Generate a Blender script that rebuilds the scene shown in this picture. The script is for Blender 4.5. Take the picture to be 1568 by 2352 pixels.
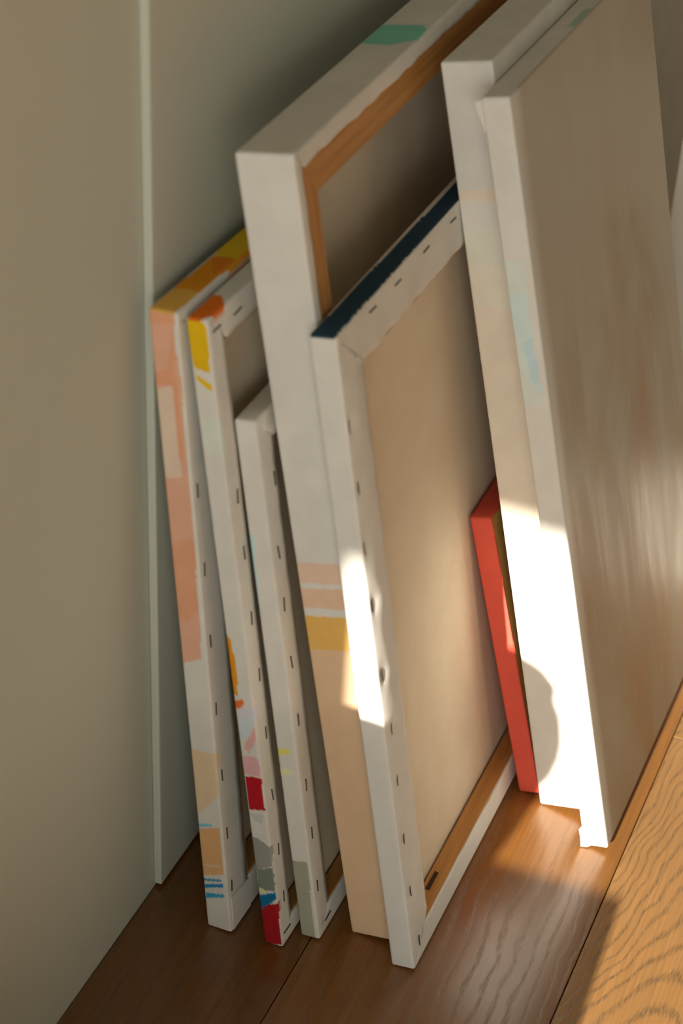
import bpy, bmesh, math, random
from mathutils import Matrix, Vector, noise

for o in list(bpy.data.objects):
    bpy.data.objects.remove(o)
SC = bpy.context.scene
COL = SC.collection
random.seed(7)

# ------------------------------------------------------------------ camera
cam_data = bpy.data.cameras.new('camera')
cam = bpy.data.objects.new('camera', cam_data)
COL.objects.link(cam)
cam.matrix_world = (Matrix.Translation((0.49103, -0.89374, 1.07143)) @ Matrix.Rotation(0.375159, 4, 'Z')
                    @ Matrix.Rotation(0.960277, 4, 'X') @ Matrix.Rotation(0.055267, 4, 'Z'))
cam_data.sensor_fit = 'AUTO'
cam_data.sensor_width = 36.0
cam_data.lens = 65.342
cam_data.clip_start = 0.05
cam_data.dof.use_dof = True
cam_data.dof.focus_distance = 1.41
cam_data.dof.aperture_fstop = 5.6
SC.camera = cam

# ------------------------------------------------------------------ light
world = bpy.data.worlds.new('world')
SC.world = world
world.use_nodes = True
bg = world.node_tree.nodes['Background']
bg.inputs['Color'].default_value = (0.92, 0.95, 1.0, 1)
bg.inputs['Strength'].default_value = 1.0

SUN_DX, SUN_DZ = 0.095, -0.385     # the light travels (SUN_DX, 1, SUN_DZ)
sd = bpy.data.lights.new('sun', 'SUN')
sd.energy = 12.5
sd.angle = math.radians(0.6)
sd.color = (1.0, 0.92, 0.80)
sun = bpy.data.objects.new('sun', sd)
COL.objects.link(sun)
sun.location = (1.2, -5, 3)
sun.rotation_euler = Vector((SUN_DX, 1, SUN_DZ)).to_track_quat('-Z', 'Y').to_euler()

# soft sky light coming in through the window behind the camera
ad = bpy.data.lights.new('window_skylight', 'AREA')
ad.shape = 'RECTANGLE'
ad.size, ad.size_y = 2.7, 1.23
ad.energy = 29.5
ad.color = (1.0, 0.99, 0.86)
al = bpy.data.objects.new('window_skylight', ad)
COL.objects.link(al)
al.location = (0.80, -2.80, 0.775)
al.rotation_euler = Vector((-0.2, 1, -0.1)).to_track_quat('-Z', 'Y').to_euler()

SC.view_settings.view_transform = 'Standard'
SC.view_settings.look = 'None'
SC.view_settings.gamma = 1.0
SC.view_settings.use_curve_mapping = False
SC.view_settings.exposure = 0.0


# ------------------------------------------------------------------ helpers
def tag(o, label=None, cat=None, group=None, kind=None):
    if label: o['label'] = label
    if cat: o['category'] = cat
    if group: o['group'] = group
    if kind: o['kind'] = kind
    return o


def link(name, me, mats=(), parent=None, smooth=False):
    o = bpy.data.objects.new(name, me)
    COL.objects.link(o)
    for m in mats:
        if me.materials.find(m.name) < 0:
            me.materials.append(m)
    if parent: o.parent = parent
    if smooth:
        for p in me.polygons: p.use_smooth = True
    return o


def mesh_from(bm, name):
    me = bpy.data.meshes.new(name)
    bm.to_mesh(me)
    bm.free()
    return me


def add_box(bm, lo, hi, bevel=0.0, seg=2):
    r = bmesh.ops.create_cube(bm, size=1.0)
    vs = r['verts']
    for v in vs:
        v.co = Vector([lo[i] + (v.co[i] + 0.5) * (hi[i] - lo[i]) for i in range(3)])
    if bevel > 0:
        es = list({e for v in vs for e in v.link_edges})
        bmesh.ops.bevel(bm, geom=es, offset=bevel, segments=seg, affect='EDGES', profile=0.6)


def box_obj(name, lo, hi, mat, parent=None, bevel=0.0, seg=2):
    bm = bmesh.new()
    add_box(bm, lo, hi, bevel, seg)
    return link(name, mesh_from(bm, name), (mat,), parent)


def lathe(name, prof, mat, parent=None, n=48, loc=(0, 0, 0)):
    bm = bmesh.new()
    rings = []
    for r, z in prof:
        rings.append([bm.verts.new((r * math.cos(2 * math.pi * i / n) + loc[0],
                                    r * math.sin(2 * math.pi * i / n) + loc[1], z + loc[2])) for i in range(n)])
    for a, b in zip(rings, rings[1:]):
        for i in range(n):
            bm.faces.new((a[i], a[(i + 1) % n], b[(i + 1) % n], b[i]))
    bm.faces.new(rings[0][::-1])
    bm.faces.new(rings[-1])
    return link(name, mesh_from(bm, name), (mat,), parent, True)


# ------------------------------------------------------------------ materials
def new_mat(name, rough=0.7, color=(0.8, 0.8, 0.8), spec=0.3, metal=0.0):
    m = bpy.data.materials.new(name)
    m.use_nodes = True
    b = m.node_tree.nodes['Principled BSDF']
    b.inputs['Base Color'].default_value = (*color, 1)
    b.inputs['Roughness'].default_value = rough
    b.inputs['Specular IOR Level'].default_value = spec
    b.inputs['Metallic'].default_value = metal
    return m, m.node_tree, b


class G:
    """small node-graph writer"""
    def __init__(self, nt): self.nt = nt
    def n(self, t, **kw):
        nd = self.nt.nodes.new(t)
        for k, v in kw.items(): setattr(nd, k, v)
        return nd
    def l(self, a, b): self.nt.links.new(a, b)
    def val(self, sock, v):
        if isinstance(v, (int, float)): sock.default_value = v
        elif isinstance(v, tuple): sock.default_value = v
        else: self.l(v, sock)
    def math(self, op, a, b=0.0, c=None, clamp=False):
        nd = self.n('ShaderNodeMath', operation=op, use_clamp=clamp)
        self.val(nd.inputs[0], a); self.val(nd.inputs[1], b)
        if c is not None: self.val(nd.inputs[2], c)
        return nd.outputs[0]
    def mix(self, fac, a, b, blend='MIX'):
        nd = self.n('ShaderNodeMix', data_type='RGBA', blend_type=blend)
        self.val(nd.inputs['Factor'], fac)
        self.val(nd.inputs[6], a if not isinstance(a, tuple) else (*a, 1)[:4])
        self.val(nd.inputs[7], b if not isinstance(b, tuple) else (*b, 1)[:4])
        return nd.outputs[2]
    def coords(self, kind='Object', scale=(1, 1, 1), loc=(0, 0, 0), rot=(0, 0, 0)):
        tc = self.n('ShaderNodeTexCoord')
        mp = self.n('ShaderNodeMapping')
        self.l(tc.outputs[kind], mp.inputs['Vector'])
        mp.inputs['Scale'].default_value = scale
        mp.inputs['Location'].default_value = loc
        mp.inputs['Rotation'].default_value = rot
        return mp.outputs[0]
    def noise(self, vec, scale=5, detail=3, rough=0.5, dist=0.0):
        nd = self.n('ShaderNodeTexNoise')
        self.l(vec, nd.inputs['Vector'])
        nd.inputs['Scale'].default_value = scale
        nd.inputs['Detail'].default_value = detail
        nd.inputs['Roughness'].default_value = rough
        nd.inputs['Distortion'].default_value = dist
        return nd.outputs['Fac']
    def ramp(self, fac, stops):
        nd = self.n('ShaderNodeValToRGB')
        cr = nd.color_ramp
        while len(cr.elements) < len(stops): cr.elements.new(0.5)
        for e, (p, c) in zip(cr.elements, stops):
            e.position = p
            e.color = (*c, 1) if len(c) == 3 else c
        self.l(fac, nd.inputs[0])
        return nd.outputs[0]
    def maprange(self, v, a, b, c=0.0, d=1.0, smooth=False):
        nd = self.n('ShaderNodeMapRange')
        if smooth: nd.interpolation_type = 'SMOOTHSTEP'
        self.val(nd.inputs[0], v)
        for i, x in enumerate((a, b, c, d)): nd.inputs[i + 1].default_value = x
        return nd.outputs[0]
    def bump(self, h, bsdf, strength=0.2, dist=0.001):
        nd = self.n('ShaderNodeBump')
        nd.inputs['Strength'].default_value = strength
        nd.inputs['Distance'].default_value = dist
        self.l(h, nd.inputs['Height'])
        self.l(nd.outputs[0], bsdf.inputs['Normal'])


def weave(g, scale=1.0):
    """height of a plain cloth weave"""
    v = g.coords('Object')
    s = g.n('ShaderNodeSeparateXYZ'); g.l(v, s.inputs[0])
    k = 7000.0 * scale
    a = g.math('SINE', g.math('MULTIPLY', g.math('ADD', s.outputs[0], s.outputs[1]), k))
    b = g.math('SINE', g.math('MULTIPLY', s.outputs[2], k))
    return g.math('ADD', g.math('MULTIPLY', a, b), g.math('MULTIPLY', g.noise(v, 900, 2), 1.6))


def mat_canvas():
    m, nt, b = new_mat('painted_canvas', 0.78, spec=0.25)
    g = G(nt)
    at = g.n('ShaderNodeAttribute', attribute_name='paint')
    v = g.coords('Object')
    mott = g.maprange(g.noise(v, 38, 3), 0.3, 0.7, 0.94, 1.03)
    g.l(g.mix(1.0, at.outputs['Color'], mott, 'MULTIPLY'), b.inputs['Base Color'])
    g.bump(weave(g), b, 0.12, 0.0004)
    return m


def mat_raw():
    m, nt, b = new_mat('raw_canvas', 0.9, spec=0.1)
    g = G(nt)
    v = g.coords('Object')
    c = g.ramp(g.noise(v, 22, 4), [(0.3, (0.84, 0.71, 0.53)), (0.7, (0.89, 0.78, 0.60))])
    g.l(c, b.inputs['Base Color'])
    g.bump(weave(g), b, 0.3, 0.0005)
    return m


def mat_wood(name, dark, light, axis, rough=0.55):
    m, nt, b = new_mat(name, rough, spec=0.3)
    g = G(nt)
    sc = {'z': (160, 160, 7), 'y': (160, 7, 160)}[axis]
    v = g.coords('Object', scale=sc)
    f = g.noise(v, 1.0, 4, 0.6, 0.4)
    c = g.ramp(f, [(0.25, dark), (0.62, light), (0.8, tuple(x * 0.9 for x in light))])
    g.l(c, b.inputs['Base Color'])
    g.bump(f, b, 0.15, 0.0006)
    return m


def mat_wall():
    m, nt, b = new_mat('wall_paint', 0.75, spec=0.2)
    g = G(nt)
    v = g.coords('Object')
    c = g.ramp(g.noise(v, 2.5, 2), [(0.3, (0.60, 0.62, 0.54)), (0.7, (0.63, 0.65, 0.565))])
    g.l(c, b.inputs['Base Color'])
    g.bump(g.noise(v, 450, 3), b, 0.05, 0.0006)
    return m


def mat_floor(name, curve, freq, strength, drift, tint, wobble=1.0, ior=1.75):
    """oiled oak: cathedral growth rings with dark open pores, satin varnish"""
    m, nt, b = new_mat(name, 0.3, spec=0.5)
    g = G(nt)
    tc = g.n('ShaderNodeTexCoord')
    s = g.n('ShaderNodeSeparateXYZ'); g.l(tc.outputs['Object'], s.inputs[0])
    x, y = s.outputs[0], s.outputs[1]
    oi = g.n('ShaderNodeObjectInfo')
    off = g.math('MULTIPLY', oi.outputs['Random'], 9.0)
    cmb = g.n('ShaderNodeCombineXYZ')
    g.l(g.math('ADD', x, off), cmb.inputs[0]); g.l(y, cmb.inputs[1]); g.l(off, cmb.inputs[2])
    P = cmb.outputs[0]
    def nz(scale, det, sx=1, sy=1, dist=0.0):
        mp = g.n('ShaderNodeMapping'); g.l(P, mp.inputs[0]); mp.inputs['Scale'].default_value = (sx, sy, 1)
        return g.noise(mp.outputs[0], scale, det, 0.55, dist)
    # cathedral field: parabola across the plank plus drift along it
    wob = g.math('MULTIPLY', g.math('SUBTRACT', nz(7, 3, 1, .6), 0.5), 0.11 * wobble)
    xc = g.math('ADD', g.math('SUBTRACT', x, g.math('MULTIPLY', g.math('SUBTRACT', oi.outputs['Random'], 0.5), 0.05)), wob)
    par = g.math('MULTIPLY', g.math('MULTIPLY', xc, xc), curve)
    fld = g.math('ADD', g.math('ADD', g.math('MULTIPLY', y, drift[1]), g.math('MULTIPLY', x, drift[0])), par)
    fld = g.math('ADD', fld, g.math('MULTIPLY', g.math('SUBTRACT', nz(30, 2, 1, .5 if wobble > 0.5 else .12), 0.5), 0.035 * wobble))
    jag = g.math('MULTIPLY', g.math('SUBTRACT', nz(1, 2, 900, 60), 0.5), 0.012 * wobble)
    fld = g.math('ADD', fld, jag)
    ring = g.math('FRACT', g.math('MULTIPLY', fld, freq))
    line = g.maprange(g.math('ABSOLUTE', g.math('SUBTRACT', ring, 0.5)), 0.02, 0.24, 1.0, 0.0, True)
    pores = g.maprange(nz(1, 3, 1400, 110), 0.42, 0.62, 0.0, 1.0)
    dark = g.math('MULTIPLY', line, g.math('ADD', g.math('MULTIPLY', pores, 0.75), 0.2), clamp=True)
    fine = g.maprange(nz(1, 3, 500, 12), 0.3, 0.7, 0.82, 1.1)
    tone = g.maprange(nz(3.0, 2, 1, .5), 0.3, 0.7, 0.86, 1.1)
    hue = g.ramp(oi.outputs['Random'], [(0.0, tint), (1.0, tuple(c * 1.12 for c in tint))])
    col = g.mix(1.0, hue, g.math('MULTIPLY', fine, tone), 'MULTIPLY')
    col = g.mix(g.math('MULTIPLY', dark, strength), col, (0.075, 0.055, 0.032))
    g.l(col, b.inputs['Base Color'])
    rg = g.math('ADD', g.maprange(nz(14, 3), 0.3, 0.7, 0.20, 0.28), g.math('MULTIPLY', dark, 0.12))
    b.inputs['IOR'].default_value = ior
    g.l(rg, b.inputs['Roughness'])
    g.bump(g.math('MULTIPLY', dark, -1.0), b, 0.10, 0.0006)
    return m


def mat_streaks():
    """thin dragged grey, umber and chalk-white paint on the front of the nearest picture"""
    m, nt, b = new_mat('dragged_paint', 0.4, spec=0.45)
    g = G(nt)
    v = g.coords('Object', scale=(1, 30, 4.0), rot=(math.radians(6), 0, 0))
    v2 = g.coords('Object', scale=(1, 9, 5.5), loc=(3, 0, 0), rot=(math.radians(-14), 0, 0))
    v3 = g.coords('Object', scale=(1, 240, 16), rot=(math.radians(8), 0, 0))
    n1 = g.noise(v, 1.0, 4, 0.6, 0.6)
    n2 = g.noise(v2, 1.0, 3, 0.55, 0.8)
    n3 = g.noise(v3, 1.0, 3, 0.6)
    c = g.ramp(n2, [(0.34, (0.40, 0.29, 0.18)), (0.50, (0.42, 0.345, 0.25)), (0.66, (0.46, 0.42, 0.34))])
    c = g.mix(g.maprange(n1, 0.50, 0.72, 0, 0.5), c, (0.53, 0.49, 0.41))
    c = g.mix(g.maprange(n1, 0.44, 0.28, 0, 0.5), c, (0.33, 0.25, 0.175))
    c = g.mix(g.maprange(n3, 0.60, 0.78, 0, 0.5), c, (0.66, 0.63, 0.56))
    s = g.n('ShaderNodeSeparateXYZ'); g.l(g.coords('Object'), s.inputs[0])
    hi = g.maprange(g.math('ADD', s.outputs[2], g.math('MULTIPLY', g.math('SUBTRACT', n2, 0.5), 0.5)), 0.26, 0.46, 0, 0.75, True)
    c = g.mix(hi, c, g.mix(n1, (0.47, 0.44, 0.36), (0.60, 0.57, 0.49)))       # greyer scumble over the upper half
    edge = g.math('ADD', s.outputs[1], g.math('MULTIPLY', g.math('SUBTRACT', n1, 0.5), 0.03))
    c = g.mix(g.maprange(edge, 0.022, 0.004, 0, 0.85, True), c, (0.76, 0.77, 0.74))   # bare ground along the near edge
    g.l(c, b.inputs['Base Color'])
    g.l(g.maprange(n1, 0.3, 0.7, 0.36, 0.58), b.inputs['Roughness'])
    g.bump(g.math('ADD', n3, g.math('MULTIPLY', n1, 1.5)), b, 0.16, 0.0007)
    return m


M_CANVAS = mat_canvas()
M_RAW = mat_raw()
M_BARZ = mat_wood('pine_upright', (0.40, 0.18, 0.045), (0.60, 0.30, 0.095), 'z')
M_BARY = mat_wood('pine_rail', (0.40, 0.18, 0.045), (0.60, 0.30, 0.095), 'y')
M_YELZ = mat_wood('yellow_pine_upright', (0.50, 0.30, 0.08), (0.68, 0.44, 0.14), 'z')
M_YELY = mat_wood('yellow_pine_rail', (0.50, 0.30, 0.08), (0.68, 0.44, 0.14), 'y')
M_STAPLE = new_mat('staple_steel', 0.45, (0.10, 0.08, 0.06), 0.5, 0.6)[0]
M_DARK = new_mat('dark_slot', 0.8, (0.06, 0.03, 0.012))[0]
M_WALL = mat_wall()
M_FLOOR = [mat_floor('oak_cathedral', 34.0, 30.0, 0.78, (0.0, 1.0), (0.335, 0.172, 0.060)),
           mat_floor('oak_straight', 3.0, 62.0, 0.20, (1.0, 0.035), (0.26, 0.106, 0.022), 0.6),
           mat_floor('oak_shaded', 3.0, 55.0, 0.20, (1.0, 0.035), (0.20, 0.080, 0.016), 0.6)]  # straight-grained planks darken toward the wall: shade put into the tint
M_STREAK = mat_streaks()
M_SUB = new_mat('subfloor', 0.9, (0.05, 0.03, 0.015))[0]
M_TRIM = new_mat('white_gloss', 0.45, (0.74, 0.73, 0.68))[0]
M_CEIL = new_mat('ceiling_paint', 0.8, (0.42, 0.42, 0.38))[0]
M_ROOM = new_mat('pale_wall_paint', 0.8, (0.66, 0.64, 0.56))[0]
M_SHADE_CHEST = mat_wood('shade_chest_walnut', (0.06, 0.03, 0.015), (0.13, 0.07, 0.035), 'y')
M_BASKET = new_mat('wicker', 0.8, (0.20, 0.12, 0.06))[0]
M_BLIND = new_mat('blind_cloth', 0.9, (0.55, 0.52, 0.45))[0]
M_CAB = new_mat('cabinet_lacquer', 0.5, (0.72, 0.70, 0.62))[0]

# ------------------------------------------------------------------ setting
Y0, Y1, X1, ZC = -2.70, 2.30, 2.90, 2.45
fl = box_obj('floor', (-1.0, Y0, -0.05), (X1, Y1, -0.016), M_SUB)
tag(fl, 'oiled oak plank floor under the leaning canvases', None, None, 'structure')
PW, SEAM = 0.190, 0.3215
YE = -1.50
k0 = int(math.floor((-0.88 - SEAM) / PW))
plank_me = {}
ii = 0
x = SEAM + k0 * PW
while x < X1 - 0.01:
    lo, hi = max(x, -0.8995), min(x + PW, X1)
    w = hi - lo - 0.0007
    ys = [Y0 + 0.001, -0.95 - 0.33 * (ii % 3), 0.98 - 0.21 * (ii % 4), Y1]
    if hi < 0.01: ys = [Y0 + 0.001, YE - 0.0005]      # planks left of the wall run only through the alcove
    elif lo < 0.0: lo = 0.0005
    w = hi - lo - 0.0007
    for a, c in zip(ys, ys[1:]):
        key = (round(w, 4), round(c - a, 4), lo > 0.32, lo > 0.1)
        if key not in plank_me:
            bm = bmesh.new()
            add_box(bm, (-w / 2, -(c - a) / 2 + 0.0003, -0.0155), (w / 2, (c - a) / 2 - 0.0003, 0), 0.0005, 1)
            plank_me[key] = mesh_from(bm, 'plank')
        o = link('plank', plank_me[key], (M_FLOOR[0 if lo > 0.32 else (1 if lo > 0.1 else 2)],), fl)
        o.location = ((lo + hi) / 2, (a + c) / 2, 0)
    x += PW
    ii += 1

YE, XA = -1.50, -0.90                             # left wall stops here to set the sun's left edge; alcove added beyond
wl = box_obj('wall_left', (-0.12, YE, -0.05), (0.0, Y1, ZC), M_WALL)
tag(wl, 'plain greige painted wall behind the canvases', None, None, 'structure')
PT = 0.0067                                      # the raised board that starts behind the first canvas
box_obj('board', (0.0002, 0.0, 0.004), (PT, Y1 - 0.001, 2.30), M_WALL, wl, 0.0014, 2)

wa_ = box_obj('added_alcove_wall', (XA - 0.1, Y0, -0.05), (XA, YE + 0.1, ZC), M_ROOM)
tag(wa_, 'painted wall of the unseen alcove added beside the window', None, None, 'structure')
ws_ = box_obj('added_alcove_side', (XA, YE, -0.05), (-0.1205, YE + 0.1, ZC), M_ROOM)
tag(ws_, 'painted return wall of the unseen added alcove, behind the left wall', None, None, 'structure')
wf = box_obj('wall_far', (0.0, Y1, -0.05), (X1, Y1 + 0.1, ZC), M_ROOM)
tag(wf, 'painted end wall of the room', None, None, 'structure')
wr = box_obj('wall_right', (X1, Y0, -0.05), (X1 + 0.1, Y1, ZC), M_ROOM)
tag(wr, 'painted wall on the right of the room', None, None, 'structure')
ce = box_obj('ceiling', (-1.0, Y0, ZC), (X1 + 0.1, Y1 + 0.1, ZC + 0.1), M_CEIL)
tag(ce, 'flat painted ceiling of the room', None, None, 'structure')
# window wall behind the camera: opening WX0..WX1, WZ0..WZ1
WX0, WX1, WZ0, WZ1 = -0.60, 2.20, 0.15, 2.20
bm = bmesh.new()
add_box(bm, (XA - 0.1, Y0 - 0.1, -0.05), (WX0, Y0, ZC))
add_box(bm, (WX1, Y0 - 0.1, -0.05), (X1 + 0.1, Y0, ZC))
add_box(bm, (WX0, Y0 - 0.1, -0.05), (WX1, Y0, WZ0))
add_box(bm, (WX0, Y0 - 0.1, WZ1), (WX1, Y0, ZC))
wb = link('wall_rear', mesh_from(bm, 'wall_rear'), (M_ROOM,))
tag(wb, 'painted wall holding the window', None, None, 'structure')
bm = bmesh.new()
fw = 0.04
add_box(bm, (WX0 + .0005, Y0 - 0.09, WZ0 + .0005), (WX0 + 0.012, Y0 - 0.03, WZ1 - .0005), 0.003)
add_box(bm, (WX1 - fw, Y0 - 0.09, WZ0 + .0005), (WX1 - .0005, Y0 - 0.03, WZ1 - .0005), 0.003)
add_box(bm, (WX0 + 0.013, Y0 - 0.09, WZ0 + .0005), (WX1 - fw - .001, Y0 - 0.03, WZ0 + fw), 0.003)
add_box(bm, (WX0 + 0.013, Y0 - 0.09, WZ1 - fw), (WX1 - fw - .001, Y0 - 0.03, WZ1 - .0005), 0.003)
wn = link('window_1', mesh_from(bm, 'window_1'), (M_TRIM,))
tag(wn, 'white framed open window in the rear wall', None, None, 'structure')

# unseen roller blind, added to cut off the sun above the lit patches
BL = bpy.data.objects.new('sun_cut_blind', None); COL.objects.link(BL)
tag(BL, 'unseen beige roller blind added over the upper window to cut the sun', 'blind')
BL.location = (0, Y0 + 0.002, 0)
box_obj('sun_cut_cloth', (WX0 - 0.02, 0.010, 1.4095), (WX1 + 0.05, 0.0115, 2.30), M_BLIND, BL)
box_obj('sun_cut_rail', (WX0 - 0.02, 0.004, 1.3945), (WX1 + 0.05, 0.018, 1.4092), M_TRIM, BL, 0.002)
box_obj('sun_cut_roller', (WX0 - 0.06, 0.001, 2.301), (WX1 + 0.06, 0.05, 2.35), M_TRIM, BL, 0.02, 4)

# unseen chest and jar, added and shaped to cast shadows on the stack
CH = bpy.data.objects.new('shade_chest', None); COL.objects.link(CH)
tag(CH, 'unseen dark walnut chest added to shade the foot of the canvases', 'chest')
CH.location = (0.2685, -0.55, 0)                  # its top corner nearest the canvases
CH.rotation_euler = (0, 0, math.radians(3.3))
CW, CD = 0.225, 0.42
box_obj('shade_chest_plinth', (-CW + 0.006, -CD + 0.006, 0.0), (-0.006, -0.006, 0.05), M_SHADE_CHEST, CH)
box_obj('body', (-CW + 0.002, -CD + 0.002, 0.0505), (-0.002, -0.002, 0.248), M_SHADE_CHEST, CH, 0.002)
box_obj('shade_lid', (-CW, -CD, 0.2485), (0, 0, 0.269), M_SHADE_CHEST, CH, 0.002)
BK = bpy.data.objects.new('shade_jar', None); COL.objects.link(BK)
tag(BK, 'unseen round brown jar added to shade the canvas edges', 'jar')
BK.location = (0.100, -0.735, 0.2692)
lathe('body', [(0.040, 0.0), (0.044, 0.004), (0.046, 0.07), (0.050, 0.118), (0.059, 0.135), (0.0635, 0.155), (0.064, 0.172), (0.060, 0.195), (0.052, 0.212)],
      M_BASKET, BK)
lathe('shade_lid', [(0.053, 0.2123), (0.053, 0.222), (0.046, 0.230)], M_BASKET, BK)

# white cupboard further along the wall; only its near corner shows past the canvases
CB = bpy.data.objects.new('white_cupboard', None); COL.objects.link(CB)
tag(CB, 'plain white cupboard at the right edge, behind the streaky grey picture', 'cupboard')
CB.location = (0.196, 0.60, 0)
box_obj('carcass', (0.0, 0.02, 0.0), (0.24, 0.22, 0.52), M_CAB, CB, 0.002)
for k in (0, 1):
    dr = box_obj('door', (0.001 + k * 0.12, 0.0, 0.002), (0.119 + k * 0.12, 0.0195, 0.518), M_CAB, CB, 0.002)
    box_obj('handle', (0.10 + k * 0.03, -0.018, 0.3), (0.11 + k * 0.03, -0.0001, 0.40), M_STAPLE, dr, 0.003)

# ------------------------------------------------------------------ stretched canvases
PAINT = {
 'c1': [
  ('N',(0.86,0.493,0.343),[(-11,5239),(180,5246),(171,4992),(190,4754),(180,4054),(179,3551),(171,2951),(158,2598),(6,2514),(-9,3328)]),
  ('N',(0.86,0.419,0.249),[(2,5212),(168,5240),(165,5146),(9,5121)]),
  ('N',(0.86,0.419,0.249),[(156,5109),(164,4991),(128,4710),(4,4699),(-2,4775),(95,4826)]),
  ('N',(0.86,0.687,0.551),[(-12,4665),(116,4707),(121,4363),(132,4043),(-2,4011)]),
  ('N',(0.86,0.419,0.249),[(123,4831),(152,4776),(156,4371),(159,4180),(130,4173),(131,4524)]),
  ('N',(0.86,0.438,0.266),[(-11,3502),(181,3586),(170,3023),(87,2890),(-30,2893)]),
  ('N',(0.86,0.671,0.448),[(-40,1741),(206,1763),(200,1375),(-21,1086)]),
  ('N',(0.218,0.672,0.86),[(0,1039),(118,1077),(120,1053),(1,1005)]),
  ('N',(0.86,0.507,0.231),[(-11,983),(185,1064),(178,599),(-7,519)]),
  ('N',(0.86,0.659,0.411),[(2,641),(173,685),(172,667),(1,619)]),
  ('N',(0.093,0.367,0.616),[(6,497),(163,540),(162,517),(4,465)]),
  ('N',(0.014,0.3,0.668),[(1,433),(171,499),(176,465),(-2,396)]),
  ('N',(0.044,0.442,0.723),[(10,351),(171,392),(169,360),(5,291)]),
  ('T',(0.86,0.507,0.103),[(26,-145),(12,-9),(16,292),(162,350),(195,267),(184,11)]),
  ('T',(0.86,0.34,0.011),[(9,289),(39,1013),(223,1086),(242,988),(188,524),(193,292),(130,318)]),
  ('T',(0.86,0.25,0.016),[(12,778),(155,822),(170,705),(161,546)]),
  ('T',(0.86,0.568,0.018),[(26,798),(-75,1482),(94,1935),(342,1422),(184,916),(191,795),(142,817)]),
 ],
 'c2': [
  ('N',(0.86,0.543,0.007),[(-16,5240),(128,5237),(139,5131),(136,5012),(127,4867),(17,4886),(4,5022)]),
  ('N',(0.86,0.568,0.008),[(10,4827),(39,4838),(132,4783),(129,4734),(75,4762)]),
  ('N',(0.762,0.827,0.735),[(22,4538),(173,4563),(171,4281),(31,4255)]),
  ('N',(0.86,0.352,0.009),[(-10,2872),(29,2835),(45,2686),(48,2502),(31,2348),(-17,2373)]),
  ('N',(0.86,0.206,0.049),[(2,2303),(66,2335),(78,2293),(43,2245),(2,2242)]),
  ('N',(0.752,0.754,0.86),[(17,2231),(159,2287),(144,2151),(12,2096)]),
  ('N',(0.716,0.821,0.86),[(4,2113),(135,2224),(114,2027),(-3,1956)]),
  ('N',(0.86,0.493,0.481),[(33,1908),(140,2111),(138,1995),(68,1859)]),
  ('N',(0.86,0.502,0.544),[(9,1823),(128,1837),(145,1743),(137,1662),(15,1654)]),
  ('N',(0.521,0.009,0.022),[(10,1637),(143,1651),(135,1481),(143,1354),(10,1322)]),
  ('N',(0.626,0.636,0.637),[(7,1296),(127,1300),(96,1204),(46,1230)]),
  ('N',(0.372,0.381,0.352),[(-4,1061),(53,1062),(152,1001),(145,822),(4,733)]),
  ('N',(0.235,0.287,0.233),[(12,744),(147,805),(145,573),(5,544)]),
  ('N',(0.803,0.827,0.43),[(1,568),(72,557),(60,519),(2,517)]),
  ('N',(0.006,0.189,0.414),[(0,489),(144,564),(144,494),(87,423),(-9,337)]),
  ('N',(0.443,0.01,0.017),[(6,342),(48,401),(155,454),(147,302),(142,33),(-18,-24)]),
  ('T',(0.86,0.198,0.009),[(7,-71),(8,3),(10,331),(69,335),(142,242),(169,100),(103,0)]),
 ],
 'c3': [
  ('N',(0.569,0.86,0.858),[(-16,3607),(33,3616),(-5,2728),(-54,2680)]),
  ('N',(0.86,0.799,0.214),[(2,1823),(113,1832),(112,1793),(2,1756)]),
  ('N',(0.854,0.86,0.542),[(-4,1639),(100,1647),(102,1600),(-5,1571)]),
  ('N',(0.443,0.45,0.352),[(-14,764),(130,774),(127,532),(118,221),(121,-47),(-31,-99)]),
 ],
 'c4': [
  ('N',(0.86,0.63,0.492),[(-22,3369),(362,3403),(341,3234),(-44,3208)]),
  ('N',(0.86,0.6,0.432),[(-52,3158),(369,3203),(348,3031),(-74,3001)]),
  ('N',(0.86,0.524,0.142),[(-51,2933),(340,2970),(306,2690),(-57,2651)]),
  ('N',(0.825,0.579,0.367),[(-57,2651),(306,2690),(514,-304),(-133,-300)]),
  ('T',(0.261,0.718,0.566),[(12,1977),(7,2327),(27,2374),(314,2372),(367,2280),(383,2062),(224,1949)]),
 ],
 'c5': [
  ('N',(0.86,0.252,0.241),[(-19,2654),(148,2660),(146,2645),(-21,2639)]),
  ('T',(0.019,0.059,0.102),[(24,-125),(12,-3),(93,4924),(293,4627),(178,2123),(176,-2),(103,-110)]),
 ],
 'c7': [
  ('N',(0.803,0.816,0.723),[(-49,5132),(398,5136),(310,2837),(-21,2809)]),
  ('N',(0.846,0.816,0.701),[(-85,4870),(361,4829),(310,2837),(-21,2809)]),
  ('N',(0.86,0.777,0.656),[(-127,4568),(352,4480),(340,2648),(-26,2770)]),
  ('N',(0.86,0.753,0.61),[(-43,5401),(337,5401),(334,5325),(-23,5318)]),
 ],
 'c8': [
  ('N',(0.751,0.827,0.781),[(-15,5110),(147,5111),(156,4023),(-6,4016)]),
  ('N',(0.706,0.856,0.86),[(-4,4853),(117,4887),(160,4125),(66,4190)]),
  ('N',(0.604,0.797,0.86),[(58,4493),(137,4561),(156,4193),(98,4191)]),
  ('T',(0.458,0.636,0.556),[(118,1454),(128,1831),(249,1911),(259,1412)]),
 ],
}
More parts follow.
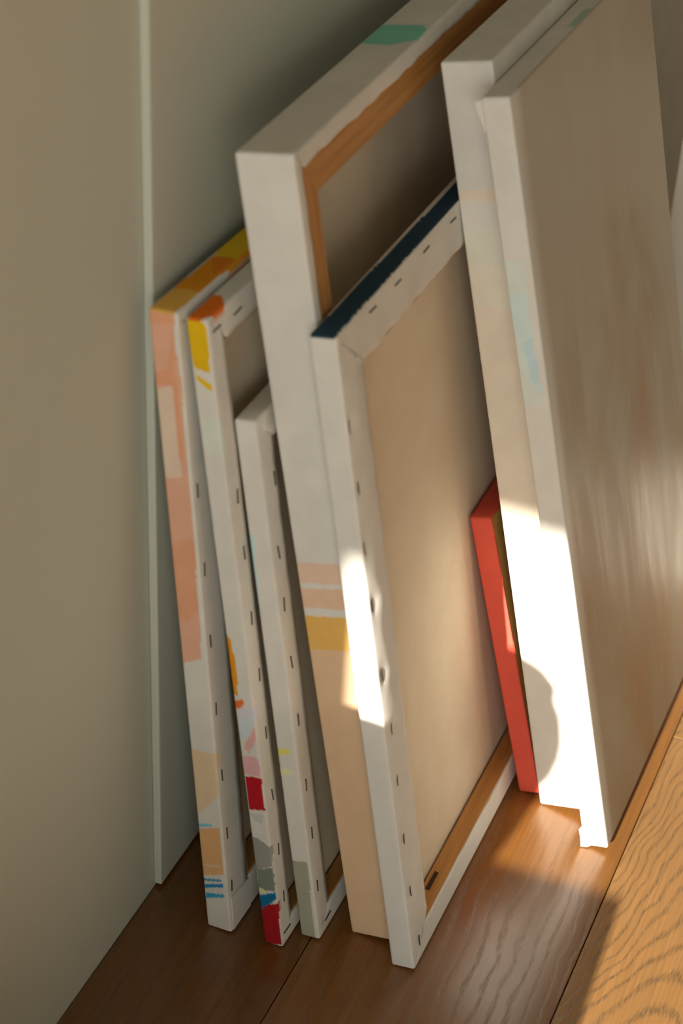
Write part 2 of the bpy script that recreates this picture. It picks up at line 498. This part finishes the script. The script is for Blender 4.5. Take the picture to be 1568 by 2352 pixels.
STAPLE_V = {'c1':[(55,3929),(58,3313),(56,2720),(54,2135),(58,1526),(60,968),(63,442)],'c2':[(114,3920),(113,3484),(109,2961),(125,2475),(122,1971),(112,1414),(108,899),(104,437)],'c3':[(159,3978),(93,3445),(81,3033),(85,2550),(82,2049),(79,1459),(80,1004),(66,499)],'c5':[(35,4603),(57,4151),(37,3706),(49,3257),(69,2675),(103,2198),(99,1746),(89,1214),(91,712),(135,182)]}
STAPLE_H = {'c1':[(83,93)],'c2':[(99,5128),(374,5117),(99,109)],'c3':[(171,98)],'c5':[(1998,5146),(1486,5154),(979,5147),(557,5156)]}


WHITE = (0.80, 0.785, 0.735)


def inside(poly, a, b):
    r = False
    j = len(poly) - 1
    for i in range(len(poly)):
        xi, yi = poly[i]; xj, yj = poly[j]
        if (yi > b) != (yj > b) and a < (xj - xi) * (b - yi) / (yj - yi) + xi:
            r = not r
        j = i
    return r


def stretched(key, pos, yaw, lean, t, W, H, bord, bars, base=WHITE, flip=False, front=None, cut=0.0006,
              wood=(M_BARZ, M_BARY), step=0.0011, name='stretched_canvas', bump=0.00025, puff=0.0):
    """Canvas on a stretcher. local x: thickness (front sheet at x=0, or at x=t when flip), y: width, z: height.
    bord / bars: widths of the folded canvas edge and of the bars for near, far, top, bottom."""
    root = bpy.data.objects.new(name, None)
    COL.objects.link(root)
    root.matrix_world = (Matrix.Translation(pos) @ Matrix.Rotation(math.radians(yaw), 4, 'Z')
                         @ Matrix.Rotation(math.radians(-lean), 4, 'Y'))
    paint = PAINT.get(key, [])
    rc = 0.0022
    seed = sum(ord(c) for c in key) * 3.7
    # closed path, counter-clockwise seen from +x: near(up->down) is last
    path = []                                     # (corner base, inward dir, side index, arc?)
    def seg(p, q, nin, side, st):
        n = max(2, int((Vector(q) - Vector(p)).length / st))
        for i in range(n + 1):
            f = i / n
            path.append(((p[0] + (q[0] - p[0]) * f, p[1] + (q[1] - p[1]) * f), nin, side, None))
    def arc(c, corner, a0, sides):
        for i in (1, 2):
            a = a0 + i * math.pi / 6
            path.append((c, (math.cos(a), math.sin(a)), sides, corner))
    seg((rc, 0), (W - rc, 0), (0, 1), 3, 0.012)
    arc((W - rc, rc), (W, 0), -math.pi / 2, 1)
    seg((W, rc), (W, H - rc), (-1, 0), 1, 0.012)
    arc((W - rc, H - rc), (W, H), 0, 2)
    st = step if any(f == 'T' for f, _, _ in paint) else 0.012
    seg((W - rc, H), (rc, H), (0, -1), 2, st)
    arc((rc, H - rc), (0, H), math.pi / 2, 0)
    seg((0, H - rc), (0, rc), (1, 0), 0, step if paint else 0.006)
    arc((rc, rc), (0, 0), math.pi, 0)
    def at(pe, d):
        b, nin, side, corner = pe
        if corner is None:
            return (b[0] + nin[0] * d, b[1] + nin[1] * d)
        if d < rc:
            return (b[0] + nin[0] * (rc - d), b[1] + nin[1] * (rc - d))
        sx = 1 if corner[0] == 0 else -1
        sz = 1 if corner[1] == 0 else -1
        return (corner[0] + sx * d, corner[1] + sz * d)
    r = 0.0016
    prof = [('f', 0.010, 0.0), ('f', 0.008, 0.0), ('f', 0.0035, 0.0)]
    for i in range(4):
        a = i * math.pi / 6
        prof.append(('f', r - r * math.sin(a), r - r * math.cos(a)))
    ns = max(3, int((t - 2 * r) / 0.0012))
    for i in range(1, ns):
        prof.append(('s', 0.0, r + (t - 2 * r) * i / ns))
    for i in range(4):
        a = i * math.pi / 6
        prof.append(('s', r - r * math.cos(a), t - r + r * math.sin(a)))
    for f in ((0.1, 0.2, 0.3, 0.42, 0.55, 0.7, 0.85, 1.0) if puff else (0.25, 0.5, 0.75, 1.0)): prof.append(('b', f, t))
    prof.append(('e', 1.0, t - 0.0011))
    def swell(yy, zz, f):
        # slack cloth on the near fold: swells between the staples, pulled down where they bite
        v = puff * math.sin(math.pi * min(max(f, 0.0), 1.0)) ** 0.8
        for (sy, sz) in STAPLE_V.get(key, []):
            v -= 0.9 * puff * math.exp(-((zz - sz * 1e-4) / 0.007) ** 2 - ((yy - sy * 1e-4) / 0.006) ** 2)
        return v
    bm = bmesh.new()
    grid = []
    for pe in path:
        row = []
        bx = bord[pe[2]]
        u = pe[0][0] + pe[0][1]
        wv = 1 + cut / max(bx, 1e-4) * 2 * noise.noise(Vector((u * 60, seed, 0))) if pe[3] is None else 1.0
        for kind, d, lx in prof:
            f_ = d
            if kind in 'be':
                d = r + (bx * wv - r) * d
                if kind == 'b':
                    lx += bump * (noise.noise(Vector((u * 45, d * 110, seed))) - 0.1) * min(1, d / 0.004)
            y, z = at(pe, d)
            if kind == 'b' and puff and pe[2] == 0 and pe[3] is None:
                lx += swell(y, z, f_) * min(1, (z - 0.004) / 0.04, (H - 0.004 - z) / 0.04)
            if pe[3] is None:
                # stay inside the mitre of the neighbouring corners
                y = min(max(y, d if pe[2] in (2, 3) else y), W - d if pe[2] in (2, 3) else y)
                z = min(max(z, d if pe[2] in (0, 1) else z), H - d if pe[2] in (0, 1) else z)
            row.append(bm.verts.new((lx, y, z)))
        grid.append(row)
    n = len(grid)
    for i in range(n):
        a, b = grid[i], grid[(i + 1) % n]
        for j in range(len(prof) - 1):
            bm.faces.new((a[j], b[j], b[j + 1], a[j + 1]))
    fr = bm.faces.new([g[0] for g in reversed(grid)])
    fr.material_index = 1 if front else 0
    if front:
        for f in bm.faces:
            if all(v.co.x < 0.0017 for v in f.verts): f.material_index = 1
    bmesh.ops.remove_doubles(bm, verts=bm.verts, dist=2e-5)
    if flip:
        for v in bm.verts: v.co.x = t - v.co.x
        bmesh.ops.reverse_faces(bm, faces=bm.faces)
    me = mesh_from(bm, 'canvas_cover')
    me.materials.append(M_CANVAS)
    if front: me.materials.append(front)
    ca = me.color_attributes.new('paint', 'FLOAT_COLOR', 'POINT')
    cols = []
    for v in me.vertices:
        c = base
        lx, ly, lz = v.co
        onB = (lx > t - 0.0008) and ly > 0.002 and lz < H - 0.002
        if not onB:
            face = None
            cx = max(lx * 1e4, 6.0)
            if lz > H - 0.0019: face, a, b = 'T', cx, max(ly * 1e4, 6.0)
            elif ly < 0.0019: face, a, b = 'N', cx, min(lz * 1e4, H * 1e4 - 6.0)
            if face:
                wa = 2.6 * noise.noise(Vector((ly * 300, lz * 300, lx * 300 + seed)))
                for f, col, poly in paint:
                    if f == face and inside(poly, a + wa, b + 1.5 * wa): c = col
        cols += [c[0], c[1], c[2], 1.0]
    ca.data.foreach_set('color', cols)
    link('canvas_cover', me, (), root, True)
    X = (lambda a, b: (a, b)) if not flip else (lambda a, b: (t - b, t - a))
    a, b = X(0.0004, 0.0012)
    box_obj('canvas_back', (a, 0.0022, 0.0022), (b, W - 0.0022, H - 0.0022), M_RAW, root)
    # four mitred stretcher bars
    e, xa, xb = 0.0012, *X(0.0032, t - 0.0012)
    cs = [(e, e), (W - e, e), (W - e, H - e), (e, H - e)]
    ins = [(bars[0], bars[3]), (W - bars[1], bars[3]), (W - bars[1], H - bars[2]), (bars[0], H - bars[2])]
    for i, m in ((0, wood[1]), (1, wood[0]), (2, wood[1]), (3, wood[0])):
        j = (i + 1) % 4
        q = [cs[i], cs[j], ins[j], ins[i]]
        bm = bmesh.new()
        lo = [bm.verts.new((xa, *p)) for p in q]
        hi = [bm.verts.new((xb, *p)) for p in q]
        bm.faces.new(lo[::-1]); bm.faces.new(hi)
        for k in range(4):
            bm.faces.new((lo[k], lo[(k + 1) % 4], hi[(k + 1) % 4], hi[k]))
        link('stretcher_bar', mesh_from(bm, 'stretcher_bar'), (m,), root)
    # staples on the folded edge
    for dct, horiz in ((STAPLE_V, False), (STAPLE_H, True)):
        for (y, z) in dct.get(key, []):
            s = link('staple', STAPLE_ME, (M_STAPLE,), root)
            s.location = (t + 0.0003 + (swell(y * 1e-4, z * 1e-4, y * 1e-4 / bord[0]) if puff and not horiz else 0), y * 1e-4, z * 1e-4)
            s.rotation_euler = (math.radians((90 if horiz else 0) + random.uniform(-6, 6)), 0, 0)
    return root


bm = bmesh.new()
add_box(bm, (-0.0005, -0.0005, -0.0052), (0.0004, 0.0005, 0.0052), 0.0002, 1)
add_box(bm, (-0.0015, -0.0005, -0.0052), (0.0001, 0.0005, -0.0044))
add_box(bm, (-0.0015, -0.0005, 0.0044), (0.0001, 0.0005, 0.0052))
STAPLE_ME = mesh_from(bm, 'staple')

GRP = 'stretched canvases leaning on the wall'
c1 = stretched('c1', (0.0558, -0.0184, 0.0002), -1.57, 4.75, 0.0204, 0.40, 0.5227, (.031, .031, .031, .031), (.034,) * 4)
tag(c1, 'canvas nearest the wall, salmon-painted edge with blue strokes and a yellow-orange top', 'canvas', GRP)
c2 = stretched('c2', (0.1023, -0.0151, 0.0002), -1.34, 7.27, 0.0149, 0.40, 0.5228, (.0178, .018, .021, .0175), (.0194, .0194, .0225, .019), cut=.0005)
tag(c2, 'canvas with yellow corner, orange blobs and dark red patches on its edge', 'canvas', GRP)
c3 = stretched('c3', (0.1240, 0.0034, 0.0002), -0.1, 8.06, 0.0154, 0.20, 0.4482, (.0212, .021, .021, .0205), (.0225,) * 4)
tag(c3, 'shortest white-edged canvas with an olive-grey foot, behind the tall thick canvas', 'canvas', GRP)
c4 = stretched('c4', (0.1574, 0.0226, 0.0002), 0.93, 9.84, 0.0383, 0.50, 0.6251, (.0095, .0095, .012, .010), (.0283, .0283, .034, .03), cut=.0008)
tag(c4, 'tall thick white canvas with peach and mustard bands and a green patch on top', 'canvas', GRP)
c5 = stretched('c5', (0.1969, 0.0061, 0.0002), 0.15, 9.69, 0.0184, 0.46, 0.5237, (.0335, .0335, .0332, .0236), (.0348, .0348, .0348, .0246), cut=.0007, bump=.0004, puff=.0016)
tag(c5, 'canvas with a dark blue top edge showing its stapled white back and tan cloth', 'canvas', GRP)
RED = (0.80, 0.115, 0.075)
c6 = stretched('c6', (0.2230, 0.2253, 0.0002), 0.61, 14.6, 0.0178, 0.20, 0.2674, (.0016,) * 4, (.028,) * 4, base=RED, wood=(M_YELZ, M_YELY), cut=0, name='small_red_canvas')
tag(c6, 'small red canvas with yellowish wooden back, wedged between two white canvases', 'canvas', GRP)
c7 = stretched('c7', (0.2434, 0.2187, 0.0002), 0.16, 12.70, 0.0366, 0.285, 0.6295, (.02,) * 4, (.03,) * 4, flip=True)
tag(c7, 'tall thick plain white canvas directly behind the streaky grey picture', 'canvas', GRP)
c8 = stretched('c8', (0.2904, 0.1892, 0.0002), -0.07, 13.50, 0.0199, 0.3237, 0.6252, (.018,) * 4, (.03,) * 4, flip=True, front=M_STREAK)
tag(c8, 'frontmost picture with streaky grey-brown painted face and white edge', 'canvas', GRP)

c9 = stretched('c9', (0.165, 0.53, 0.0002), 0, 11.0, 0.018, 0.60, 0.66, (.02,) * 4, (.03,) * 4, flip=True)
tag(c9, 'plain white canvas half hidden behind the far edge of the streaky picture', 'canvas', GRP)

# loose folds of canvas and a slot in the wood
def plate(name, pts, thick, mat, parent):
    bm = bmesh.new()
    a = [bm.verts.new(p) for p in pts]
    b = [bm.verts.new(Vector(p) + Vector(thick)) for p in pts]
    bm.faces.new(a[::-1]); bm.faces.new(b)
    for i in range(len(pts)):
        j = (i + 1) % len(pts)
        bm.faces.new((a[i], a[j], b[j], b[i]))
    return link(name, mesh_from(bm, name), (mat,), parent)


M_FOLD = new_mat('folded_primed_canvas', 0.8, WHITE, 0.2)[0]
plate('corner_fold', [(0.0205, 0.0030, 0.0015), (0.0205, 0.0036, 0.0345), (0.0205, 0.0310, 0.0300), (0.0205, 0.0310, 0.0015)], (0.0008, 0, 0), M_FOLD, c1)
plate('folded_flap', [(0.0004, -0.0006, 0.0205), (-0.0016, -0.0022, 0.0185), (-0.0012, -0.0026, 0.0090), (-0.0018, -0.0030, 0.0012), (0.0030, -0.0016, 0.0004), (0.0052, -0.0004, 0.0006)], (0.0002, 0.0006, 0), M_FOLD, c8)
plate('folded_flap', [(0.0003, -0.0004, 0.6235), (-0.0036, -0.0016, 0.6225), (-0.0030, -0.0016, 0.6180), (0.0003, -0.0004, 0.6020)], (0.0002, 0.0008, 0), M_FOLD, c8)
plate('slot', [(0.0062, 0.0600, 0.0248), (0.0098, 0.0590, 0.0248), (0.0098, 0.0790, 0.0248), (0.0066, 0.0800, 0.0248)], (0, 0, 0.0003), M_DARK, c5)
